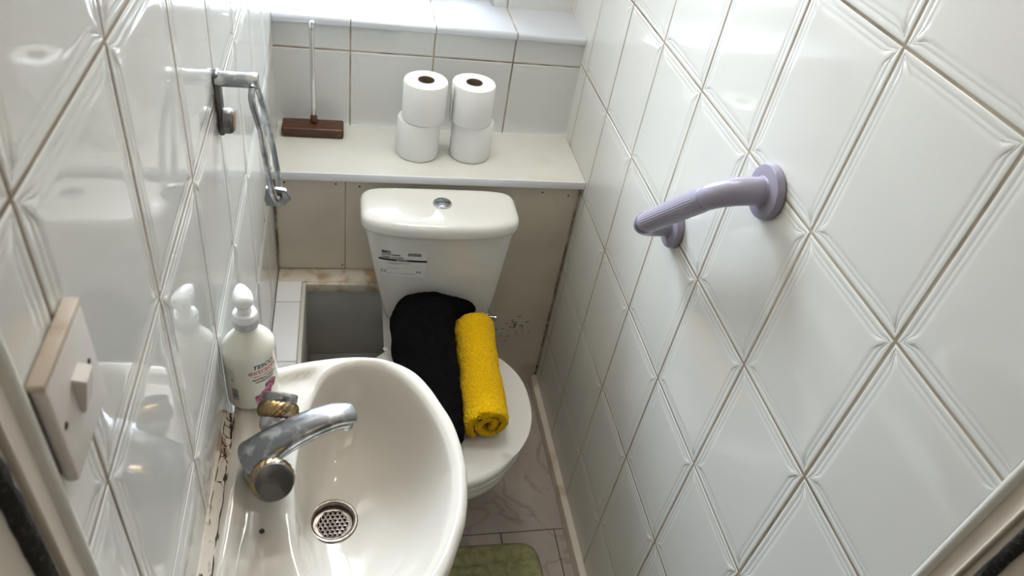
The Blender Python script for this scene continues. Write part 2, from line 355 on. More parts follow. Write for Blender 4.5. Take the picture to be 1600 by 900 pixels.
# shelf board
bm = B((XL+.001, .8195, .7515), (-.001, 1.049, .770), .0015)
sh = obj('shelf', bm, 'shelf', auto=40); sh['kind'] = 'structure'; sh.name = 'trim_4'
bm = B((XL+.001, .816, .750), (-.001, .8195, .7705), .001); obj('shelf_edging', bm, 'shelf_edge', sh, auto=40)

# skirting along the right wall
bm = bmesh.new(); pr_ = [(-.0005, 0), (-.019, 0), (-.0195, .030), (-.017, .037), (-.010, .040), (-.0005, .040)]
rings(bm, [[(x, .838, z) for x, z in pr_], [(x, .22, z) for x, z in pr_], [(x*1.03, -.38, z) for x, z in pr_]], True, True, True)
bs = obj('baseboard_right', bm, 'skirt', kind='structure', auto=35)

# door frame and hall
def jamb(x, s, nm):
    o = obj(nm, B(*( [(min(x, x+s*.05), -.56, 0), (max(x, x+s*.05), -.381 if s > 0 else -.394, 2.02)] ), .002), 'frame', kind='structure', auto=40)
    yb = -.381 if s > 0 else -.394
    bm = bmesh.new(); r = .006
    pts = [(x-s*r*math.sin(PI*i/8)*.9, yb-.0055-math.cos(PI*i/8)*.0055) for i in range(9)]
    rings(bm, [[(a, b_, z) for a, b_ in pts] for z in (0, 2.02)], True, True, True); obj('sealant_bead', bm, 'bead', o, auto=50)
    pts = [(x-s*.004*math.sin(PI*i/8), yb-.030-math.cos(PI*i/8)*.003) for i in range(9)]
    rings(bm := bmesh.new(), [[(a, b_, z) for a, b_ in pts] for z in (0, 2.02)], True, True, True); obj('frame_moulding', bm, 'frame', o, auto=50)
    bm = bmesh.new(); n = 160
    rs = []
    for k in range(n+1):
        z = 2.0*k/n
        rs.append([(x-s*(.007+random.uniform(-.0012, .0012))*math.sin(PI*i/8), yb-.0465+(-math.cos(PI*i/8)*(.0065+random.uniform(-.0008, .0008))), z) for i in range(9)])
    rings(bm, rs, True, True, True); obj('draught_strip', bm, 'brush', o)
    return o
jamb(0, 1, 'trim_5'); jamb(XL, -1, 'trim_6')
obj('trim_7', B((XL, -.56, 2.02), (0, -.39, 2.35)), 'frame', kind='structure', smooth=False)
hx0, hx1, hy0 = -1.5, .75, -2.3
obj('wall_front_left', B((hx0, -.56, 0), (XL-.05, -.50, 2.4)), 'hallpaint', kind='structure', smooth=False)
obj('wall_front_right', B((.05, -.56, 0), (hx1, -.50, 2.4)), 'hallpaint', kind='structure', smooth=False)
obj('wall_hall_left', B((hx0-.05, hy0, 0), (hx0, -.50, 2.4)), 'hallpaint', kind='structure', smooth=False)
obj('wall_hall_right', B((hx1, hy0, 0), (hx1+.05, -.50, 2.4)), 'hallpaint', kind='structure', smooth=False)
obj('wall_hall_rear', B((hx0, hy0-.05, 0), (hx1, hy0, 2.4)), 'hallpaint', kind='structure', smooth=False)
obj('floor_hall', B((hx0, hy0, -.03), (hx1, -.39, -.002)), 'hallfloor', kind='structure', smooth=False)
obj('ceiling_hall', B((hx0, hy0, 2.40), (hx1, -.50, 2.43)), 'ceil', kind='structure', smooth=False)

# ------------------------------------------------------------------ toilet
TX = -.372
wc = empty('toilet', 'white close-coupled toilet with lid down and black and yellow towels on it', 'toilet', (TX, .5, 0))
def superring(cx, cy_, hx, hy, z, n=64, p=2.6, front=None, tilt=0):
    r = []
    for i in range(n):
        t = 2*PI*i/n; c, s = math.cos(t), math.sin(t)
        x = math.copysign(abs(c)**(2/p), c)*hx; y = math.copysign(abs(s)**(2/p), s)*hy
        r.append((cx+x, cy_+y, z+tilt*y))
    return r
# cistern
bm = bmesh.new()
def cist_ring(z, hx, y0, y1, cx, p=7, bulge=.012):
    r = []
    for (x, y, zz) in superring(0, 0, 1, 1, z, 96, p):
        yy = (y0+y1)/2 + y*(y1-y0)/2
        if y < 0: yy -= bulge*(1-x*x)*(-y)
        r.append((cx + x*hx, yy, zz))
    return r
sec = [(.405, .085, .715, .790, -.358), (.407, .100, .700, .797, -.358), (.415, .117, .686, .80, -.358), (.430, .129, .678, .80, -.359), (.455, .1355, .673, .80, -.360)]
for k in range(1, 9):
    t = k/8; sec.append((.455+(.733-.455)*t, .1355+.0405*t**.9, .673-.012*t, .80, -.360-.014*t))
rings(bm, [cist_ring(z, hx, a, b_, cx) for z, hx, a, b_, cx in sec], True, True, True)
obj('cistern', bm, 'ceramic', wc, auto=60)
bm = bmesh.new()
ls = [(.7335, .168, .663, .796), (.733, .176, .657, .802), (.7345, .1795, .653, .805), (.741, .181, .6515, .806), (.752, .181, .6515, .806), (.759, .1795, .653, .805), (.7645, .175, .657, .801), (.7675, .167, .664, .794), (.769, .150, .678, .780), (.7697, .10, .70, .76), (.770, .02, .725, .735)]
rings(bm, [cist_ring(z-.003, hx, a-.012, b_-.022, -.3755, 5.5, .022) for z, hx, a, b_ in ls], True, True, True)
obj('cistern_lid', bm, 'ceramic', wc, auto=60)
fb = obj('flush_button', lathe(bmesh.new(), [(.0225, -.004), (.0225, .001), (.021, .0028), (.019, .003), (.0185, .0018)], (-.372, .712, .7668), (0, 0, 1), 40), 'chrome', wc, auto=40)
bm = bmesh.new()
for s, (a0, a1) in ((1, (.12*PI, .88*PI)), (-1, (-.95*PI, -.05*PI))):
    pass
lathe(bm, [(.0178, .0006), (.0178, .0030), (.0165, .0042), (.006, .0050)], (-.372, .712, .7668), (0, 0, 1), 40)
obj('button_face', bm, 'dullchrome', fb, auto=40)
obj('button_divider', B((-.3885, .7108, .7705), (-.3555, .7122, .7722)), 'black', fb, smooth=False)

# pan outline
def pan_outline(n=72, s=1.0, grow=0, cyf=0):
    # egg: front at y=.178, back at .62
    cx, cyy = TX-.001, .395; pts = []
    for i in range(n):
        t = 2*PI*i/n; c, s_ = math.cos(t), math.sin(t)
        hw = .183
        if s_ < 0:
            x = hw*math.copysign(abs(c)**(2/2.15), c); y = -.219*abs(s_)**(2/2.15)
        else:
            x = hw*math.copysign(abs(c)**(2/2.6), c); y = .235*abs(s_)**(2/2.6)
            x *= 1-.40*(s_**1.9)
        pts.append((cx + x*s + math.copysign(grow, x)*abs(c), cyy + y*s + grow*s_))
    return pts
def ringz(pts, z): return [(x, y, z) for x, y in pts]
# seat ring + lid (closed)
bm = bmesh.new()
rings(bm, [ringz(pan_outline(s=.86), .402), ringz(pan_outline(grow=-.006), .402), ringz(pan_outline(grow=-.001), .4045), ringz(pan_outline(), .410), ringz(pan_outline(grow=-.001), .4155), ringz(pan_outline(grow=-.006), .4175), ringz(pan_outline(s=.9), .4175)], True, True, True)
obj('seat', bm, 'seat', wc, auto=50)
bm = bmesh.new()
rings(bm, [ringz(pan_outline(s=.9), .4185), ringz(pan_outline(grow=-.007), .4185), ringz(pan_outline(grow=-.003), .420), ringz(pan_outline(grow=-.002), .4265), ringz(pan_outline(grow=-.004), .4315), ringz(pan_outline(grow=-.010), .4350), ringz(pan_outline(grow=-.020), .4368), ringz(pan_outline(s=.80), .4380), ringz(pan_outline(s=.5), .4390), ringz(pan_outline(s=.1), .4393)], True, True, True)
obj('seat_lid', bm, 'seat', wc, auto=50)
for sx in (-.075, .075):
    obj('seat_hinge', lathe(bmesh.new(), [(.012, -.016), (.013, -.014), (.013, .014), (.012, .016)], (TX+sx, .634, .428), (1, 0, 0), 24), 'seat', wc, auto=40)
for x, y in ((-.492, .575),):
    obj('hinge_cap', lathe(bmesh.new(), [(.008, 0), (.008, .002), (.004, .004)], (x, y, .4335), (0, 0, 1), 20), 'seat', wc, auto=40)
# bowl and foot
bm = bmesh.new()
def scaled(pts, sx, sy_, dy=0, cx=TX, cyy=.42): return [(cx+(x-cx)*sx, cyy+dy+(y-cyy)*sy_) for x, y in pts]
po = pan_outline()
ly = [(.4015, .90, .93, 0), (.401, .96, .965, 0), (.394, .975, .975, 0), (.375, .975, .97, 0), (.350, .94, .94, .003), (.315, .84, .86, .015), (.27, .72, .74, .035), (.21, .58, .62, .055), (.14, .52, .56, .065), (.06, .54, .60, .062), (.02, .60, .66, .055), (.0, .61, .67, .055)]
rings(bm, [ringz(scaled(po, sx, s2, dy), z) for z, sx, s2, dy in ly], True, True, True)
obj('bowl', bm, 'ceramic', wc, auto=60)
bm = bmesh.new()
rings(bm, [[(TX+x*hx, yy, z) for x, yy in ((-1, .56), (-1, .80), (1, .80), (1, .56))] for z, hx in ((.0, .10), (.2, .09), (.30, .10), (.37, .115), (.403, .125))], True, True, True)
bmesh.ops.bevel(bm, geom=bm.edges[:], offset=.008, segments=2, affect='EDGES')
obj('pan_back', bm, 'ceramic', wc, auto=50)
bm = bmesh.new(); lathe(bm, [(.006, 0), (.006, .05), (.0095, .05), (.0095, .075), (.006, .078), (.006, .10)], (-.212, .765, .30), (0, 0, 1), 20)
lathe(bm, [(.005, 0), (.005, .02), (.009, .022), (.009, .028)], (-.212, .765, .362), (1, -.3, 0), 16)
obj('isolating_valve', bm, 'chrome', wc, auto=40)

# cistern sticker, follows the slightly curved front
def front_y(x, z):
    t = min(1, max(0, (z-.455)/(.733-.455))); hx = .1355+.0405*t**.9; cx = -.360-.014*t; y0 = .673-.012*t
    q = (x-cx)/hx; yy = -(1-abs(q)**7)**(1/7); return (y0+.80)/2 + yy*(.80-y0)/2 - .012*(1-q*q)*(-yy)
def on_front(bm, off):
    for v in bm.verts: v.co = Vector((v.co.x, front_y(v.co.x, v.co.z)-off, v.co.z))
def plate(x0_, x1_, z0_, z1_, nx=8, nz=4):
    bm = bmesh.new(); g_ = [[bm.verts.new((x0_+(x1_-x0_)*i/nx, 0, z0_+(z1_-z0_)*j/nz)) for i in range(nx+1)] for j in range(nz+1)]
    for j in range(nz):
        for i in range(nx): bm.faces.new((g_[j][i], g_[j][i+1], g_[j+1][i+1], g_[j+1][i]))
    return bm
SX0, SX1, SZ0, SZ1 = -.5135, -.404, .592, .670
bm = plate(SX0, SX1, SZ0, SZ1); on_front(bm, .0006); stk = obj('sticker', bm, 'labelpaper', wc)
bm = plate(SX0-.0005, SX1+.001, .6395, .6455); on_front(bm, .0010); obj('print_band', bm, 'ink', stk)
ink = bmesh.new()
def put(s, x, z, size, bold=0.0):
    t_ = text_mesh(s, size, bold)
    for v in t_.verts: v.co = Vector((x+v.co.x, 0, z+v.co.y))
    me = bpy.data.meshes.new('tmp'); t_.to_mesh(me); t_.free(); ink.from_mesh(me); bpy.data.meshes.remove(me)
put('B&Q', SX0+.006, .6630, .0098, .0005); put('WCPTC /R0048', SX0+.006, .6556, .0062, .00022); put('D20MA 12.15.5094', SX0+.006, .6475, .0062, .00022)
bx = SX0+.066
for k in range(24):
    wd = random.choice((.0004, .0007, .0012)); p_ = plate(bx, bx+wd, .6575, .6665, 1, 1)
    me = bpy.data.meshes.new('tmp'); p_.to_mesh(me); p_.free(); ink.from_mesh(me); bpy.data.meshes.remove(me); bx += wd + random.choice((.0004, .0007, .0010))
# CE mark
for cx_, inner in ((SX0+.011, False), (SX0+.0185, True)):
    for i in range(10):
        a0 = math.radians(70+i*22); a1 = math.radians(70+(i+1)*22)
        q = [(cx_+r*math.cos(a), .6055+r*math.sin(a)) for r, a in ((.0048, a0), (.0048, a1), (.0036, a1), (.0036, a0))]
        ink.faces.new([ink.verts.new((x, 0, z)) for x, z in q])
    if inner: ink.faces.new([ink.verts.new((x, 0, z)) for x, z in ((cx_-.004, .6049), (cx_-.0008, .6049), (cx_-.0008, .6061), (cx_-.004, .6061))])
for z, a, c in ((.6335, .022, .070), (.6305, .022, .045), (.6165, .022, .044), (.6010, .022, .034), (.6010, .038, .046), (.6010, .052, .056), (.6010, .060, .083), (.5975, .022, .026)):
    x = SX0+a
    while x < SX0+c:
        wd = random.uniform(.001, .003); p_ = plate(x, x+wd, z, z+.0011, 1, 1)
        me = bpy.data.meshes.new('tmp'); p_.to_mesh(me); p_.free(); ink.from_mesh(me); bpy.data.meshes.remove(me); x += wd+.0008
put('4.5L', SX0+.087, .6060, .0075, .0002)
on_front(ink, .0012); obj('print', ink, 'ink', stk, smooth=False)
ink = bmesh.new(); put('MADE IN EU', SX0+.040, .6410, .0045, .0001); on_front(ink, .0014); obj('print', ink, 'labelpaper', stk, smooth=False)

# ------------------------------------------------------------------ towels
def fuzz(p, amp, sc): return amp*(noise.noise(Vector(p)*sc) + .5*noise.noise(Vector(p)*sc*2.3))
# yellow: rolled strip (spiral section) extruded along its length
bm = bmesh.new(); TN = 380; LN = 220
A0, A1 = Vector((-.279, .598, .493)), Vector((-.288, .288, .489))
half = .0083; turns = 1.87
def spiral(t):
    th = 2*PI*turns*t + 1.55*PI
    r = .0080 + .0365*t
    return Vector((math.cos(th)*r*1.06, math.sin(th)*r*1.03 - .10*r*abs(math.sin(th))))
def strip(s_off):
    L = []
    for i in range(TN+1):
        t = i/TN; p = spiral(t); q = spiral(min(1, t+.004))-spiral(max(0, t-.004)); nn = Vector((q.y, -q.x)).normalized()
        e = min(1, (t)/.012, (1-t)/.02); h = half*math.sqrt(max(0, 1-(1-e)**2)) if e < 1 else half
        L.append(p + nn*h*s_off)
    return L
loop2 = strip(1) + strip(-1)[::-1]
C2 = sum(loop2, Vector((0, 0)))/len(loop2)
rs = []
for k in range(LN+1):
    s = k/LN; a = A0.lerp(A1, s); e = min(s, 1-s)/.045; sh_ = (1 if e >= 1 else .90+.10*math.sqrt(max(0, 1-(1-e)**2)))
    wv = 1+.035*math.sin(s*9+1)+.02*math.sin(s*21)
    ring = []
    for q in loop2:
        x, z = q.x*wv*sh_, q.y*(1+.03*math.sin(s*7))*sh_
        p = Vector((a.x+x, a.y, a.z+z)); r_ = math.hypot(x, z); f = fuzz(p, .0028, 95) + fuzz(p, .0022, 230)
        wrink = .0022*math.sin(p.y*70 + 3*noise.noise(p*18))*sstep(.025, .045, r_)*noise.noise(p*9)
        ring.append(p + Vector((x/r_, 0, z/r_))*(f*.55+wrink) + Vector((0, fuzz(p*1.3, .004, 60)*(1 if e < .6 else .2), 0)))
    rs.append(ring)
rings(bm, rs, True, True, True)
o = obj('rolled_towel', bm, 'yellow'); tag(o, 'yellow rolled towel on the toilet lid', 'towel')
# black: fat folded roll leaning back against the cistern
bm = bmesh.new(); st = [ # y, xc, half width, z low, z high, power
 (.640, -.405, .040, .480, .545, 2.2), (.636, -.402, .066, .462, .562, 2.3), (.622, -.400, .078, .448, .570, 2.3), (.59, -.409, .078, .4435, .572, 2.35),
 (.54, -.411, .0735, .442, .566, 2.5), (.47, -.411, .0715, .442, .555, 2.6), (.40, -.408, .070, .442, .545, 2.6), (.33, -.409, .067, .442, .534, 2.5), (.285, -.406, .063, .443, .522, 2.4), (.262, -.404, .056, .446, .512, 2.3), (.252, -.397, .040, .458, .498, 2.2)]
rs = []; K = 90
for k in range(K+1):
    f = k/K*(len(st)-1); i = min(int(f), len(st)-2); t = f-i; a = [st[i][j]*(1-t)+st[i+1][j]*t for j in range(6)]
    y, xc, hw, zl, zh, p = a; ring = []
    for j in range(120):
        th = 2*PI*j/120; c, s = math.cos(th), math.sin(th)
        x = math.copysign(abs(c)**(2/p), c)*hw; z = (zl+zh)/2+math.copysign(abs(s)**(2/p), s)*(zh-zl)/2
        # corner fold pulled out to the right at the back
        pull = sstep(.590, .628, y)*max(0, math.cos(th-.30))**3.5
        x += .050*pull; z -= .005*pull
        q = Vector((xc+x, y, z)); q += Vector((c, 0, s*.8))*(fuzz(q, .006, 22)+fuzz(q, .0016, 160)); q.z = max(q.z, .4405)
        ring.append(q)
    rs.append(ring)
rings(bm, rs, True, True, True)
o = obj('folded_towel', bm, 'blacktowel'); tag(o, 'black towel bundled on the toilet lid beside the yellow one', 'towel')

# ------------------------------------------------------------------ toilet rolls
def roll(x, y, z, label, tilt=0, flap=None):
    R, r, H = .0520, .0185, .098
    e = empty('toilet_roll', label, 'toilet roll', (x, y, z), 'toilet rolls stacked on the shelf')
    bm = bmesh.new()
    prof = [(r+.0012, .002), (r+.003, .0004), (R-.006, .0), (R-.0018, .0012), (R, .005), (R+.0003, H*.5), (R, H-.005), (R-.0018, H-.0012), (R-.006, H), (r+.004, H-.0002), (r+.0012, H-.002)]
    ph = random.random()*6
    def md(t, h): return 1+.010*math.sin(2*t+ph)+.006*math.sin(3*t+ph*2)
    lathe(bm, prof, (0, 0, 0), (0, 0, 1), 64, False, False, md)
    if flap is not None:
        u = Vector((math.cos(flap), math.sin(flap), 0)); v = Vector((-u.y, u.x, 0))
        pts = [u*(R+.0006)-v*.002, u*(R+.003)+v*.006, u*(R+.0035)+v*.016]
        for a, b_ in zip(pts, pts[1:]):
            bm.faces.new([bm.verts.new(p) for p in (a+Vector((0, 0, .003)), b_+Vector((0, 0, .003)), b_+Vector((0, 0, H-.003)), a+Vector((0, 0, H-.003)))])
    def add(nm, bm, m, au):
        o = obj(nm, bm, m, None, auto=au); o.parent = e; return o
    add('tissue', bm, 'paper', 40)
    bm = bmesh.new(); lathe(bm, [(r, .0005), (r+.0013, .0005), (r+.0013, H-.0005), (r, H-.0005), (r, .0005)], (0, 0, 0), (0, 0, 1), 40, False, False); add('cardboard_core', bm, 'card', 40)
    bm = bmesh.new()
    e.rotation_euler = (0, tilt, 0); return e
roll(-.4155, .930, .7705, 'white toilet roll at the bottom of the left stack on the shelf')
roll(-.4065, .9255, .8690, 'white toilet roll on top of the left stack on the shelf')
roll(-.2835, .934, .7705, 'white toilet roll at the bottom of the right stack on the shelf')
roll(-.2925, .9285, .8690, 'white toilet roll on top of the right stack, loose sheet edge at left', flap=3.35)

# ------------------------------------------------------------------ brush / squeegee on shelf
sq = empty('wooden_scrubber', 'dark wet wooden scrubber with upright chrome handle standing on the shelf', 'scrubber', (-.668, 1.0, .77))
bm = B((-.742, .975, .772), (-.594, 1.030, .795), .005, 3); obj('wooden_block', bm, 'wood', sq, auto=50)
bm = bmesh.new(); 
for v_ in range(26):
    x = -.735+.0053*v_
    box(bm, (x, .980, .7703), (x+.0042, 1.025, .774))
obj('bristles', bm, 'wood', sq, smooth=False)
bm = bmesh.new(); lathe(bm, [(.0085, 0), (.0085, .015), (.0062, .018), (.0062, .02)], (-.666, 1.010, .797), (0, 0, 1), 24); obj('handle_socket', bm, 'wood', sq, auto=40)
bm = bmesh.new(); lathe(bm, [(.0055, 0), (.0055, .215), (.0066, .218), (.0068, .236), (.0055, .239), (.002, .240)], (-.666, 1.010, .81), (.0, .0, 1), 28); obj('handle', bm, 'chrome', sq, auto=40)

# ------------------------------------------------------------------ basin
YC = -.075; BX = XL
basin = empty('wash_basin', 'small white wall-hung wash basin with worn mixer tap in the foreground', 'basin', (BX+.15, YC, .60))
def interp(tab, v):
    for (a, x), (b_, y) in zip(tab, tab[1:]):
        if a <= v <= b_: return x+(y-x)*(v-a)/(b_-a)
    return tab[-1][1]
OUT = [(.012, .186), (.040, .193), (.066, .199), (.10, .209), (.13, .215), (.16, .219), (.19, .220), (.22, .2165), (.250, .204), (.277, .183), (.297, .152), (.312, .118), (.325, .085), (.333, .045), (.337, 0)]
INN = [(.101, 0), (.1035, .04), (.108, .08), (.115, .115), (.124, .145), (.135, .170), (.150, .187), (.172, .197), (.197, .200), (.222, .194), (.245, .177), (.268, .150), (.288, .115), (.303, .075), (.312, .035), (.315, 0)]
def full(tab, closed_back):
    up = smoothpath([(x, y, 0) for x, y in tab], 6); up = [(p.x, p.y) for p in up]
    dn = [(x, -y) for x, y in up[::-1]]
    return up + dn  # open polyline from back top through front to back bottom
def raycast(poly, c, ang, closedb):
    d = (math.cos(ang), math.sin(ang)); best = None; n = len(poly)
    for i in range(n):
        a, b_ = poly[i], poly[(i+1) % n]
        ex, ey = b_[0]-a[0], b_[1]-a[1]; den = d[0]*ey-d[1]*ex
        if abs(den) < 1e-12: continue
        t = ((a[0]-c[0])*ey-(a[1]-c[1])*ex)/den; u = ((a[0]-c[0])*d[1]-(a[1]-c[1])*d[0])/den
        if t > 0 and -1e-6 <= u <= 1+1e-6 and (best is None or t > best): best = t
    return (c[0]+d[0]*best, c[1]+d[1]*best)
po_, pi_ = full(OUT, True), full(INN, True); cc = (.20, 0); NB = 160
# angles chosen so the corners at the wall get a vertex
Oc = [raycast(po_, cc, 2*PI*i/NB, 1) for i in range(NB)]; Ic = [raycast(pi_, cc, 2*PI*i/NB, 1) for i in range(NB)]
DRN = (.151, .010); DR = .030
Dc = []
for i in range(NB):
    v = Vector((Ic[i][0]-DRN[0], Ic[i][1]-DRN[1])).normalized(); Dc.append((DRN[0]+v.x*DR, DRN[1]+v.y*DR))
RZ = .862
def deck_z(s, D, x):   # s distance from the outer edge, D total distance to the bowl lip
    q_ = min(1, s/.011); z = RZ - .011*(1-math.sqrt(max(0, 1-(1-q_)**2)))
    back = sstep(.035, .07, D)
    z -= back*.0095*sstep(.018, .032, s)
    z += back*.002*sstep(D-.03, D-.008, s)
    z -= .0055*(max(0, s-(D-.013))/.013)**2
    return z
rs = []
def W3(p, z): return (BX+p[0], YC+p[1], z)
# underside to rim
def scl(k, c=(.13, 0)): return [(c[0]+(p[0]-c[0])*k if p[0] > .05 else p[0]+(.0)*k, c[1]+(p[1]-c[1])*k) for p in Oc]
for k, z in ((.25, .60), (.32, .61), (.45, .64), (.62, .69), (.78, .745), (.90, .79), (.955, .812), (.985, .828), (1.0, .842)):
    rs.append([W3(p, z) for p in scl(k)])
fr_ = [0, .012, .03, .06, .10, .15, .2, .27, .34, .42, .5, .58, .66, .74, .81, .87, .91, .95, .98, 1]
for f in fr_:
    ring = []
    for a, b_ in zip(Oc, Ic):
        D = math.dist(a, b_); s = f*D; p = (a[0]+(b_[0]-a[0])*f, a[1]+(b_[1]-a[1])*f)
        if D > .03: # back: sample absolute distances near the edge
            pass
        ring.append(W3(p, deck_z(s, D, p[0])))
    rs.append(ring)
z0b = RZ-.0045
bowl = [(.02, .004), (.05, .012), (.09, .024), (.14, .040), (.21, .060), (.30, .080), (.40, .0965), (.52, .109), (.64, .117), (.76, .1225), (.88, .126), (.96, .128), (1.0, .1295)]
for f, dz in bowl:
    ring = []
    for a, b_ in zip(Ic, Dc):
        back = sstep(.18, .05, math.dist(a, b_))  # steep side next to the tap
        g_ = f
        p = (a[0]+(b_[0]-a[0])*g_, a[1]+(b_[1]-a[1])*g_)
        zl = deck_z(math.dist(b_o := Oc[Ic.index(a)], a), math.dist(b_o, a), a[0]); zb = zl - dz/.1295*(zl-(z0b-.0045-.1295))
        ring.append(W3(p, zb))
    rs.append(ring)
bm = bmesh.new(); rings(bm, rs, True, True, False)
bb = obj('basin_bowl', bm, 'basin', basin)
zb = z0b-.0045-.1295
# drain with real perforations
dr = obj('drain_flange', lathe(bmesh.new(), [(.0280, -.012), (.0285, -.003), (.0290, .0005), (.031, .0022), (.0345, .0030), (.0365, .0022), (.0372, .0), (.0365, -.002)], (BX+DRN[0], YC+DRN[1], zb+.0005), (0, 0, 1), 56, False, False), 'wastemetal', basin, auto=60)
bm = bmesh.new(); hr = .0023; pitch = .0070; cX, cY, cZ = BX+DRN[0], YC+DRN[1], zb-.0065
for iy in range(-5, 6):
    for ix in range(-5, 6):
        x = (ix + .5*(iy % 2))*pitch; y = iy*pitch*.866
        if math.hypot(x, y) > .0235: continue
        hx = []; hc = []
        for i in range(12):
            t = PI/6+2*PI*i/12; rr = pitch/2/math.cos(((t) % (PI/3))-PI/6) if False else pitch/2/math.cos(((t+PI/6+PI/6) % (PI/3))-PI/6)
            hx.append(bm.verts.new((cX+x+rr*math.cos(t)*1.0, cY+y+rr*math.sin(t), cZ))); 
            hc.append(bm.verts.new((cX+x+hr*math.cos(t), cY+y+hr*math.sin(t), cZ+.0003)))
        hd = [bm.verts.new((v.co.x, v.co.y, cZ-.002)) for v in hc]
        for i in range(12):
            j = (i+1) % 12; bm.faces.new((hx[i], hx[j], hc[j], hc[i])); bm.faces.new((hc[i], hc[j], hd[j], hd[i]))
lathe(bm, [(.0225, -.0002), (.0285, .0002)], (cX, cY, cZ), (0, 0, 1), 48, False, False)
obj('strainer', bm, 'wastemetal', dr, smooth=False)
bm = bmesh.new(); lathe(bm, [(.0278, -.003), (.027, -.03), (.001, -.03)], (cX, cY, cZ), (0, 0, 1), 32, False, True); obj('waste_pipe', bm, 'black', dr)
# tap
tb = bmesh.new()
TB = Vector((-.694, -.066, .856))
lathe(tb, [(.0265, 0), (.0275, .003), (.0265, .008), (.0235, .018), (.0225, .030), (.023, .042), (.018, .052), (.006, .056)], TB, (.06, 0, 1), 40)
tap = obj('tap_body', tb, 'dullchrome', basin, auto=50)
sp_ = smoothpath([(-.706, -.068, .888), (-.686, -.064, .908), (-.662, -.058, .924), (-.635, -.050, .935), (-.608, -.041, .939), (-.590, -.036, .937), (-.578, -.032, .932)], 8)
n_ = len(sp_); rad = []; fl = []
for i in range(n_):
    t = i/(n_-1); rad.append(.0290-.0130*t**.75); fl.append(.86-.30*sstep(0, .5, t)+.08*sstep(.8, 1, t))
rad[-1] *= .80; rad.insert(n_, rad[-1]*.35); sp_.append(Vector((-.5765, -.0315, .9312))); fl.append(.4)
bm = bmesh.new(); tube(bm, sp_, rad, 28, True, (0, 0, 1), fl, mod=lambda t, i: 1-.10*max(0, -math.cos(t))**2)
obj('spout', bm, 'dullchrome', tap, auto=60)
# lower lip of the spout and outlet
low = smoothpath([(-.690, -.062, .884), (-.662, -.056, .905), (-.632, -.048, .919), (-.604, -.040, .925), (-.584, -.034, .922)], 6)
bm = bmesh.new(); tube(bm, low, [.017-.004*i/(len(low)-1) for i in range(len(low))], 20, True, (0, 0, 1), .6); obj('spout_underside', bm, 'dullchrome', tap)
obj('outlet', lathe(bmesh.new(), [(.0105, 0), (.0105, -.012), (.008, -.012), (.008, -.004)], (-.588, -.036, .925), (0, 0, 1), 28, False, True), 'dullchrome', tap, auto=40)
def handle(c, ax, nm):
    ax = Vector(ax).normalized(); c = Vector(c)
    bm = bmesh.new(); lathe(bm, [(.015, -.022), (.017, -.006), (.0215, .0), (.0220, .004), (.0215, .016), (.0205, .018)], c, ax, 40); h = obj('tap_handle', bm, 'dullchrome', tap, auto=45)
    bm = bmesh.new(); lathe(bm, [(.0205, .012), (.0238, .014), (.0256, .017), (.0266, .020), (.0269, .0235), (.0266, .027), (.0256, .030), (.0238, .033), (.0215, .035)], c, ax, 240, True, True, mod=lambda t, hh: 1+.036*math.sin(19*(t+ (hh-.024)*34)))
    obj('rope_band', bm, 'gold', h, auto=None)
    bm = bmesh.new(); lathe(bm, [(.0215, .032), (.0230, .035), (.0234, .043), (.0224, .0455), (.0195, .0465), (.010, .0467), (.001, .0467)], c, ax, 48); obj('handle_cap', bm, 'darkmetal' if nm else 'dullchrome', h, auto=40)
handle((-.682, -.104, .900), (.20, -.62, .62), 1)
handle((-.680, -.028, .902), (.12, .75, .55), 0)
obj('pop_up_knob', lathe(bmesh.new(), [(.003, 0), (.003, .028), (.006, .030), (.006, .036), (.003, .038)], (-.716, -.050, .862), (0, 0, 1), 20), 'darkmetal', tap, auto=40)
bm = bmesh.new(); lathe(bm, [(.0035, 0), (.0035, .0006), (.001, .001)], (-.690, -.155, .8572), (0, 0, 1), 14); obj('plug_chain_hole', bm, 'mould', basin)
# sealant strip between the basin and the wall
bm = bmesh.new(); rs = []
for k in range(121):
    y = YC-.186+(.033-YC+.186)*k/120; j = .0012*noise.noise(Vector((y*40, 3, 1)))
    pts = [(XL-.001, .852), (XL-.0005+.0, .872+j), (XL+.003, .8705+j), (XL+.009, .8640+j*.6), (XL+.0155+j, .8625), (XL+.018, .8600), (XL+.016, .852)]
    rs.append([(x, y, z) for x, z in pts])
rings(bm, rs, True, True, True); seal = obj('sealant_strip', bm, 'caulk', basin)
random.seed(11)
bm = bmesh.new()
def crack(pts, r):
    q = []
    for a, b_ in zip(pts, pts[1:]):
        for i in range(6):
            t = i/6; q.append(Vector(a).lerp(Vector(b_), t)+Vector((random.uniform(-.0007, .0007), 0, random.uniform(-.0002, .0004))))
    q.append(Vector(pts[-1])); tube(bm, q, [r*random.uniform(.5, 1.4) for _ in q], 6)
def sx(u): return XL+.0015+u*.0145
def sz(u): return .8705-.0085*min(1, u*1.3)
def cp_(u, y): return (sx(u), y, sz(u))
crack([cp_(.9, .031), cp_(1.0, -.01), cp_(.9, -.05), cp_(1.0, -.11), cp_(.9, -.17), cp_(1, -.25)], .0009)
crack([cp_(.25, .031), cp_(.2, .0), cp_(.25, -.045), cp_(.15, -.09), cp_(.1, -.17), cp_(.08, -.25)], .0007)
for y in (.022, .008, -.006, -.02, -.033, -.046, -.085):
    crack([cp_(.2, y), cp_(.6, y-random.uniform(-.006, .012)), cp_(.97, y-random.uniform(0, .01))], .0006)
crack([cp_(.6, .03), cp_(.75, .015), cp_(.95, -.012)], .0014); crack([cp_(.5, -.03), cp_(.75, -.045)], .0012)
obj('sealant_crack', bm, 'mould', seal)

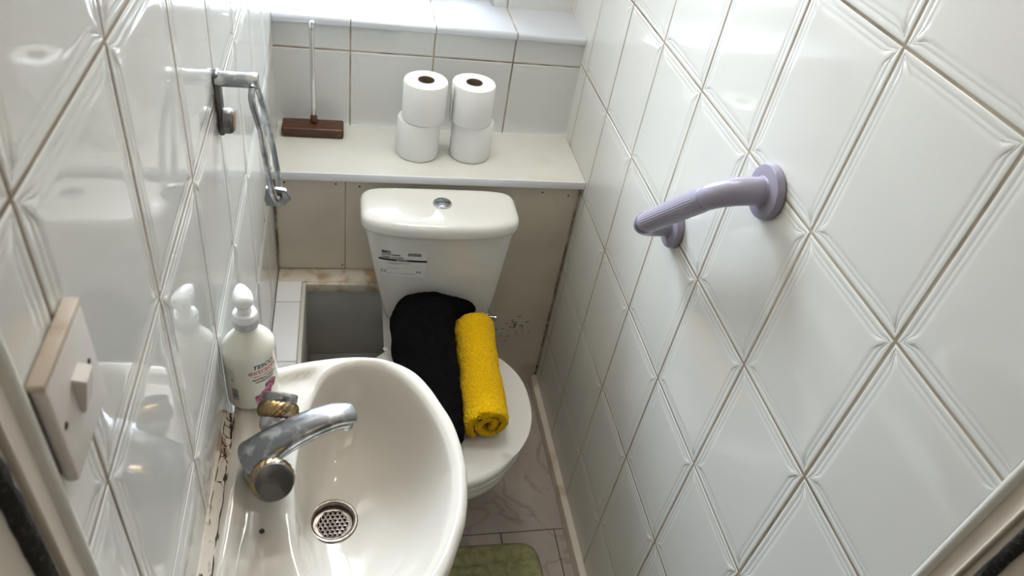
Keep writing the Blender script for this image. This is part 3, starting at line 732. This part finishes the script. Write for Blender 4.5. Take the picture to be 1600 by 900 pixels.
# ------------------------------------------------------------------ soap bottle
BC = Vector((-.7195, .072, .8625))
soap = empty('soap_dispenser', 'cream hand wash pump bottle on the basin corner against left wall', 'soap bottle', BC)
FA = math.radians(-48)   # front label azimuth
def brad(z):
    h = z
    if h < .004: return .0322+.0038*math.sqrt(max(0, 1-(1-h/.004)**2))
    if h < .095: return .0360
    if h < .132: return .0360-.0237*sstep(.095, .137, h)**1.25 - .0
    return .0125
def bpt(az, h, off=0):
    r = brad(h); a = r*1.03+off; b_ = r*.93+off; c, s = math.cos(az-FA-PI/2), math.sin(az-FA-PI/2)
    x, y = a*c, b_*s; th = FA+PI/2
    return BC + Vector((x*math.cos(th)-y*math.sin(th), x*math.sin(th)+y*math.cos(th), h))
bm = bmesh.new(); hs = [0, .0008, .002, .004, .008, .03, .06, .085, .095, .10, .105, .11, .115, .12, .124, .128, .132, .136, .142]
rings(bm, [[bpt(2*PI*i/72, h) for i in range(72)] for h in hs], True, True, True); bo = obj('bottle', bm, 'soap', soap, auto=60)
bm = bmesh.new(); lathe(bm, [(.0155, .136), (.0162, .137), (.0162, .146), (.0155, .148)], BC, (0, 0, 1), 48, True, True, mod=lambda t, h: 1+.02*(1 if math.sin(24*t) > 0 else -1)); pu = obj('pump_collar', bm, 'pumpgrey', soap, auto=40)
bm = bmesh.new(); lathe(bm, [(.0150, .1475), (.0165, .150), (.0165, .157), (.0150, .160), (.0095, .161), (.0085, .172), (.012, .174)], BC, (0, 0, 1), 40); obj('pump_stem', bm, 'pump', soap, auto=50)
# pump head: rounded body tapering into a nozzle away from the camera
bm = bmesh.new(); nd = Vector((-.25, .97, 0)).normalized(); hp = []; hr_ = []; hf = []
for t, r, dz, f in ((-.0135, .004, 0, .8), (-.012, .010, 0, .75), (-.006, .0125, .0005, .72), (.002, .0130, .001, .70), (.010, .012, .002, .68), (.016, .0095, .003, .68), (.021, .0070, .003, .75), (.0245, .0050, .0015, .9), (.026, .003, .0, .9)):
    hp.append(BC+nd*t+Vector((0, 0, .182+dz))); hr_.append(r); hf.append(f)
tube(bm, hp, hr_, 28, True, (0, 0, 1), hf); obj('pump_head', bm, 'pump', soap)
# printed label
def wrap(bm, az0, h0, off=.0004, shear=0):
    for v in bm.verts:
        v.co = bpt(az0+v.co.x/.0350, h0+v.co.y+shear*v.co.x, off)
def printed(nm, s, size, az, h, m, bold=.0001, sh=0, par=bo, shear=.0):
    t_ = text_mesh(s, size, bold, sh); xs = [v.co.x for v in t_.verts]; cx = (min(xs)+max(xs))/2
    for v in t_.verts: v.co.x -= cx
    wrap(t_, az, h, shear=shear); obj(nm, t_, m, par, smooth=False)
printed('brand_lettering', 'TESCO', .0098, FA-.02, .0815, 'ink', .00025, .2)
printed('product_lettering', 'extracts', .0128, FA-.05, .0715, 'pinkink', .00018)
printed('product_lettering', 'cherry blossom', .0046, FA-.05, .0655, 'pinkink', .0001)
printed('product_lettering', 'ANTIBACTERIAL', .0050, FA, .0590, 'ink', .00012)
printed('product_lettering', 'HANDWASH', .0050, FA, .0535, 'ink', .00015)
printed('product_lettering', '500ml', .004, FA-.35, .012, 'greyink', .0001)
for k in range(5): printed('small_print', 'illimil limi lilmi', .0032, FA-1.45, .079-.0035*k, 'greyink', 0)
printed('small_print', 'e', .009, FA-1.3, .058, 'greyink', .0002)
bm = bmesh.new()
for (a, h, r, k0) in ((-.22, .022, .0075, 0), (.02, .030, .0070, .4), (.22, .041, .0085, .2), (-.02, .019, .006, .6)):
    for k in range(5):
        t = k0+2*PI*k/5; px, py = a*.0375+r*.6*math.cos(t), h+r*.6*math.sin(t)
        pts = [(px+r*.70*math.cos(q)*(.9), py+r*.55*math.sin(q)) for q in (2*PI*i/12 for i in range(12))]
        f = bm.faces.new([bm.verts.new((x, y, 0)) for x, y in pts]); f.material_index = (k % 2)
for i, v in enumerate(bm.verts): pass
fl_ = [(v, v.co.copy()) for v in bm.verts]
for f in bm.faces:
    o_ = .0004+.00008*random.random()
    for v in f.verts: v.co = bpt(FA-.02+v.co.x/.0350, v.co.y, o_)
obj('flower_print', bm, ['magenta', 'palepink'], bo, smooth=False)
bm = bmesh.new()
g_ = [[bm.verts.new((-.0065+.013*i/6, .020+.026*j/3, 0)) for i in range(7)] for j in range(4)]
for j in range(3):
    for i in range(6): bm.faces.new((g_[j][i], g_[j][i+1], g_[j+1][i+1], g_[j+1][i]))
wrap(bm, FA-1.25, 0, .0003); obj('barcode_panel', bm, 'labelpaper', bo)
bm = bmesh.new(); h = .0215
while h < .044:
    wd = random.choice((.0005, .0009, .0014))
    a = [bm.verts.new((-.005+.010*i/4, h, 0)) for i in range(5)]; c = [bm.verts.new((-.005+.010*i/4, h+wd, 0)) for i in range(5)]
    for i in range(4): bm.faces.new((a[i], a[i+1], c[i+1], c[i]))
    h += wd+random.choice((.0005, .0008, .0013))
wrap(bm, FA-1.25, 0, .0006); obj('barcode', bm, 'ink', bo, smooth=False)

# ------------------------------------------------------------------ towel ring / holder on the left wall
hol = empty('towel_ring', 'tarnished chrome towel ring on the left wall above the basin', 'towel ring', (XL, .257, 1.22))
bm = bmesh.new(); box(bm, (XL+.0005, .2465, 1.184), (XL+.009, .2675, 1.274), .004, 3); wp = obj('wall_plate', bm, 'darkmetal', hol, auto=50)
bm = bmesh.new(); lathe(bm, [(.017, 0), (.0175, .006), (.0165, .010), (.0145, .012)], (XL+.008, .257, 1.203), (1, 0, 0), 32); bo2 = obj('boss', bm, 'darkmetal', wp, auto=45)
obj('rusty_disc', lathe(bmesh.new(), [(.0135, .012), (.0135, .0135), (.002, .0138)], (XL+.008, .257, 1.203), (1, 0, 0), 28), 'rust', bo2, auto=45)
bm = bmesh.new(); lathe(bm, [(.0095, .003), (.0100, .006), (.0100, .046), (.0106, .048), (.0106, .054), (.0095, .056)], (XL, .2555, 1.264), (1, 0, 0), 32); ar = obj('arm', bm, 'dullchrome', hol, auto=45)
bm = bmesh.new(); tube(bm, smoothpath([(-.707, .236, 1.262), (-.7065, .222, 1.250), (-.6975, .211, 1.215), (-.693, .202, 1.175), (-.689, .206, 1.130), (-.6855, .226, 1.098), (-.683, .255, 1.086), (-.684, .272, 1.094), (-.6875, .282, 1.118), (-.693, .284, 1.165), (-.700, .280, 1.215), (-.706, .275, 1.248), (-.707, .266, 1.262), (-.707, .236, 1.262)], 8), .0042, 14, False); obj('ring', bm, 'dullchrome', hol)
bm = bmesh.new(); rings(bm, [[(x, y, z) for x, z in ((-.705, 1.080), (-.701, 1.101), (-.674, 1.097), (-.667, 1.082), (-.678, 1.069), (-.702, 1.069))] for y in (.250, .259)], True, True, True)
bmesh.ops.bevel(bm, geom=bm.edges[:], offset=.0012, segments=2, affect='EDGES'); obj('end_plate', bm, 'darkmetal', hol, auto=40)

# ------------------------------------------------------------------ switch on the left wall
swt = empty('wall_switch', 'old off-white switch plate with rocker beside the door frame', 'switch', (XL, -.354, 1.35))
bm = B((XL+.0015, -.390, 1.307), (XL+.0100, -.3165, 1.390), .003, 3); pl = obj('switch_plate', bm, 'switch', swt, auto=50)
obj('plate_top_edge', B((XL+.001, -.3905, 1.390), (XL+.0105, -.318, 1.3955), .001), 'switchedge', swt, auto=50)
bm = bmesh.new(); rings(bm, [[(XL+.0098, y, z) for y, z in ((-.361, 1.338), (-.341, 1.338), (-.341, 1.366), (-.361, 1.366))], [(XL+.0165, y, z) for y, z in ((-.360, 1.365), (-.342, 1.365), (-.342, 1.3655), (-.360, 1.3655))]], True, True, True)
bm.free(); bm = bmesh.new()
rings(bm, [[(x, y, z) for x, z in ((XL+.009, 1.336), (XL+.0125, 1.337), (XL+.0180, 1.364), (XL+.009, 1.366))] for y in (-.360, -.344)], True, True, True)
bmesh.ops.bevel(bm, geom=bm.edges[:], offset=.0008, segments=2, affect='EDGES'); obj('rocker', bm, 'switch', swt, auto=40)
for y in (-.331, -.382):
    obj('plate_screw', lathe(bmesh.new(), [(.0026, 0), (.0022, .0008), (.0005, .001)], (XL+.0098, y, 1.352), (1, 0, 0), 16), 'mould', swt, auto=40)

# ------------------------------------------------------------------ grab rail on the right wall
gr = empty('grab_rail', 'lilac plastic fluted grab rail sloping down the right tiled wall', 'grab rail', (0, .224, 1.10))
P1 = Vector((0, .112, 1.213)); P2 = Vector((0, .331, .992)); DD = (P2-P1).normalized(); ST = .071; RB = .046; OX = Vector((-1, 0, 0))
def flange(P):
    f = obj('flange', lathe(bmesh.new(), [(.0400, .0015), (.0405, .004), (.0400, .011), (.0385, .0135), (.034, .0145), (.0225, .0150), (.021, .0175)], P, OX, 64), 'lilac', gr, auto=45)
    obj('flange_seal', lathe(bmesh.new(), [(.0395, .0), (.0400, .0022)], P, OX, 48), 'lilacdark', f, auto=45)
flange(P1); flange(P2)
path = [P1+OX*.012, P1+OX*(ST-RB)]
for k in range(1, 13):
    a = PI/2*k/12; path.append(P1+OX*(ST-RB+RB*math.sin(a))+DD*(RB*(1-math.cos(a))))
bm = bmesh.new(); tube(bm, path, [.0205]*2+[.0205-.001*k/12 for k in range(12)], 40, True); e1 = obj('elbow', bm, 'lilac', gr, auto=60)
LEN = (P2-P1).length
s0 = P1+OX*ST+DD*RB; R2 = .030; s1 = P1+OX*ST+DD*(LEN-R2)
bm = bmesh.new(); NS = 24
def flute(t, i): return 1+.028*(abs(math.sin(15*t))-.5)*(1 if 2 < i < NS-2 else 0)
tube(bm, [s0.lerp(s1, k/NS) for k in range(NS+1)], [.0192 if 1 < k < NS-1 else .0182 for k in range(NS+1)], 180, True, None, None, flute); obj('fluted_grip', bm, 'lilac', gr, auto=None)
obj('joint_groove', lathe(bmesh.new(), [(.0187, -.001), (.0187, .001)], s1, DD, 48), 'lilacdark', gr)
path = []
for k in range(0, 13):
    a = PI/2*k/12; path.append(P2+OX*(ST-R2+R2*math.cos(a))+DD*(-R2+R2*math.sin(a)))
path += [P2+OX*.012]
bm = bmesh.new(); tube(bm, path, .0193, 40, True); obj('elbow', bm, 'lilac', gr, auto=60)

# ------------------------------------------------------------------ bath mat
bm = bmesh.new(); mx0, mx1, my0, my1 = -.60, -.100, -.28, .290; NX, NY = 120, 140
def corner(u, v):
    # squircle mapping of the unit square, keeps rounded corners
    x, y = u*2-1, v*2-1; k = .10
    m_ = max(abs(x), abs(y)); ln = (abs(x)**12+abs(y)**12)**(1/12) if m_ > 0 else 1
    f = m_/ln if ln else 1
    return (mx0+mx1)/2+x*f*(mx1-mx0)/2, (my0+my1)/2+y*f*(my1-my0)/2, m_
top = []; 
for j in range(NY+1):
    row = []
    for i in range(NX+1):
        x, y, m_ = corner(i/NX, j/NY); e = sstep(1, .955, m_)
        rib = .0016*math.cos((y-.29)*2*PI/.034)*(1 if y > .18 else .6)
        band = -.003*math.exp(-((y-.236)/.005)**2)-.003*math.exp(-((y-.212)/.004)**2)
        row.append(bm.verts.new((x+fuzz((x, y, 0), .0015, 30), y+fuzz((y, x, 2), .0015, 30), .0008+.010*e+(rib+band+fuzz((x, y, 1), .0012, 160))*e)))
    top.append(row)
for j in range(NY):
    for i in range(NX): bm.faces.new((top[j][i], top[j][i+1], top[j+1][i+1], top[j+1][i]))
c4 = [top[0][i] for i in range(NX+1)]+[top[j][NX] for j in range(1, NY+1)]+[top[NY][i] for i in range(NX-1, -1, -1)]+[top[j][0] for j in range(NY-1, 0, -1)]
bm.faces.new(c4[::-1])
tag(obj('bath_mat', bm, 'green'), 'sage green cotton mat on the marble floor at the bottom of the photo', 'mat')

# ------------------------------------------------------------------ lamps
bl = empty('light_bulb', 'bare warm bulb in a white holder under the ceiling', 'light bulb', (-.38, .12, 2.35))
obj('lamp_holder', lathe(bmesh.new(), [(.045, 0), (.045, .012), (.022, .02), (.018, .06), (.014, .07)], (-.38, .12, 2.35), (0, 0, -1), 32), 'pump', bl, auto=40)
obj('bulb', lathe(bmesh.new(), [(.013, .068), (.015, .08), (.028, .115), (.030, .13), (.024, .15), (.008, .16), (.001, .161)], (-.38, .12, 2.35), (0, 0, -1), 32), 'bulb', bl)
bpy.data.objects['bulb_light'].location = (-.38, .12, 2.15)
cl = obj('overhead_fill_panel', B((-.60, .61, 2.325), (-.16, .95, 2.35), .006), 'pump', auto=40)  # unseen panel, added to go with the overhead fill
tag(cl, 'flat white panel added on the ceiling to carry the overhead fill light', 'lamp')
hl = obj('ceiling_lamp', lathe(bmesh.new(), [(.16, 0), (.16, .015), (.13, .03), (.001, .032)], (-.40, -1.25, 2.40), (0, 0, -1), 40), 'pump', auto=40)
tag(hl, 'round white lamp on the hall ceiling behind the camera', 'lamp')
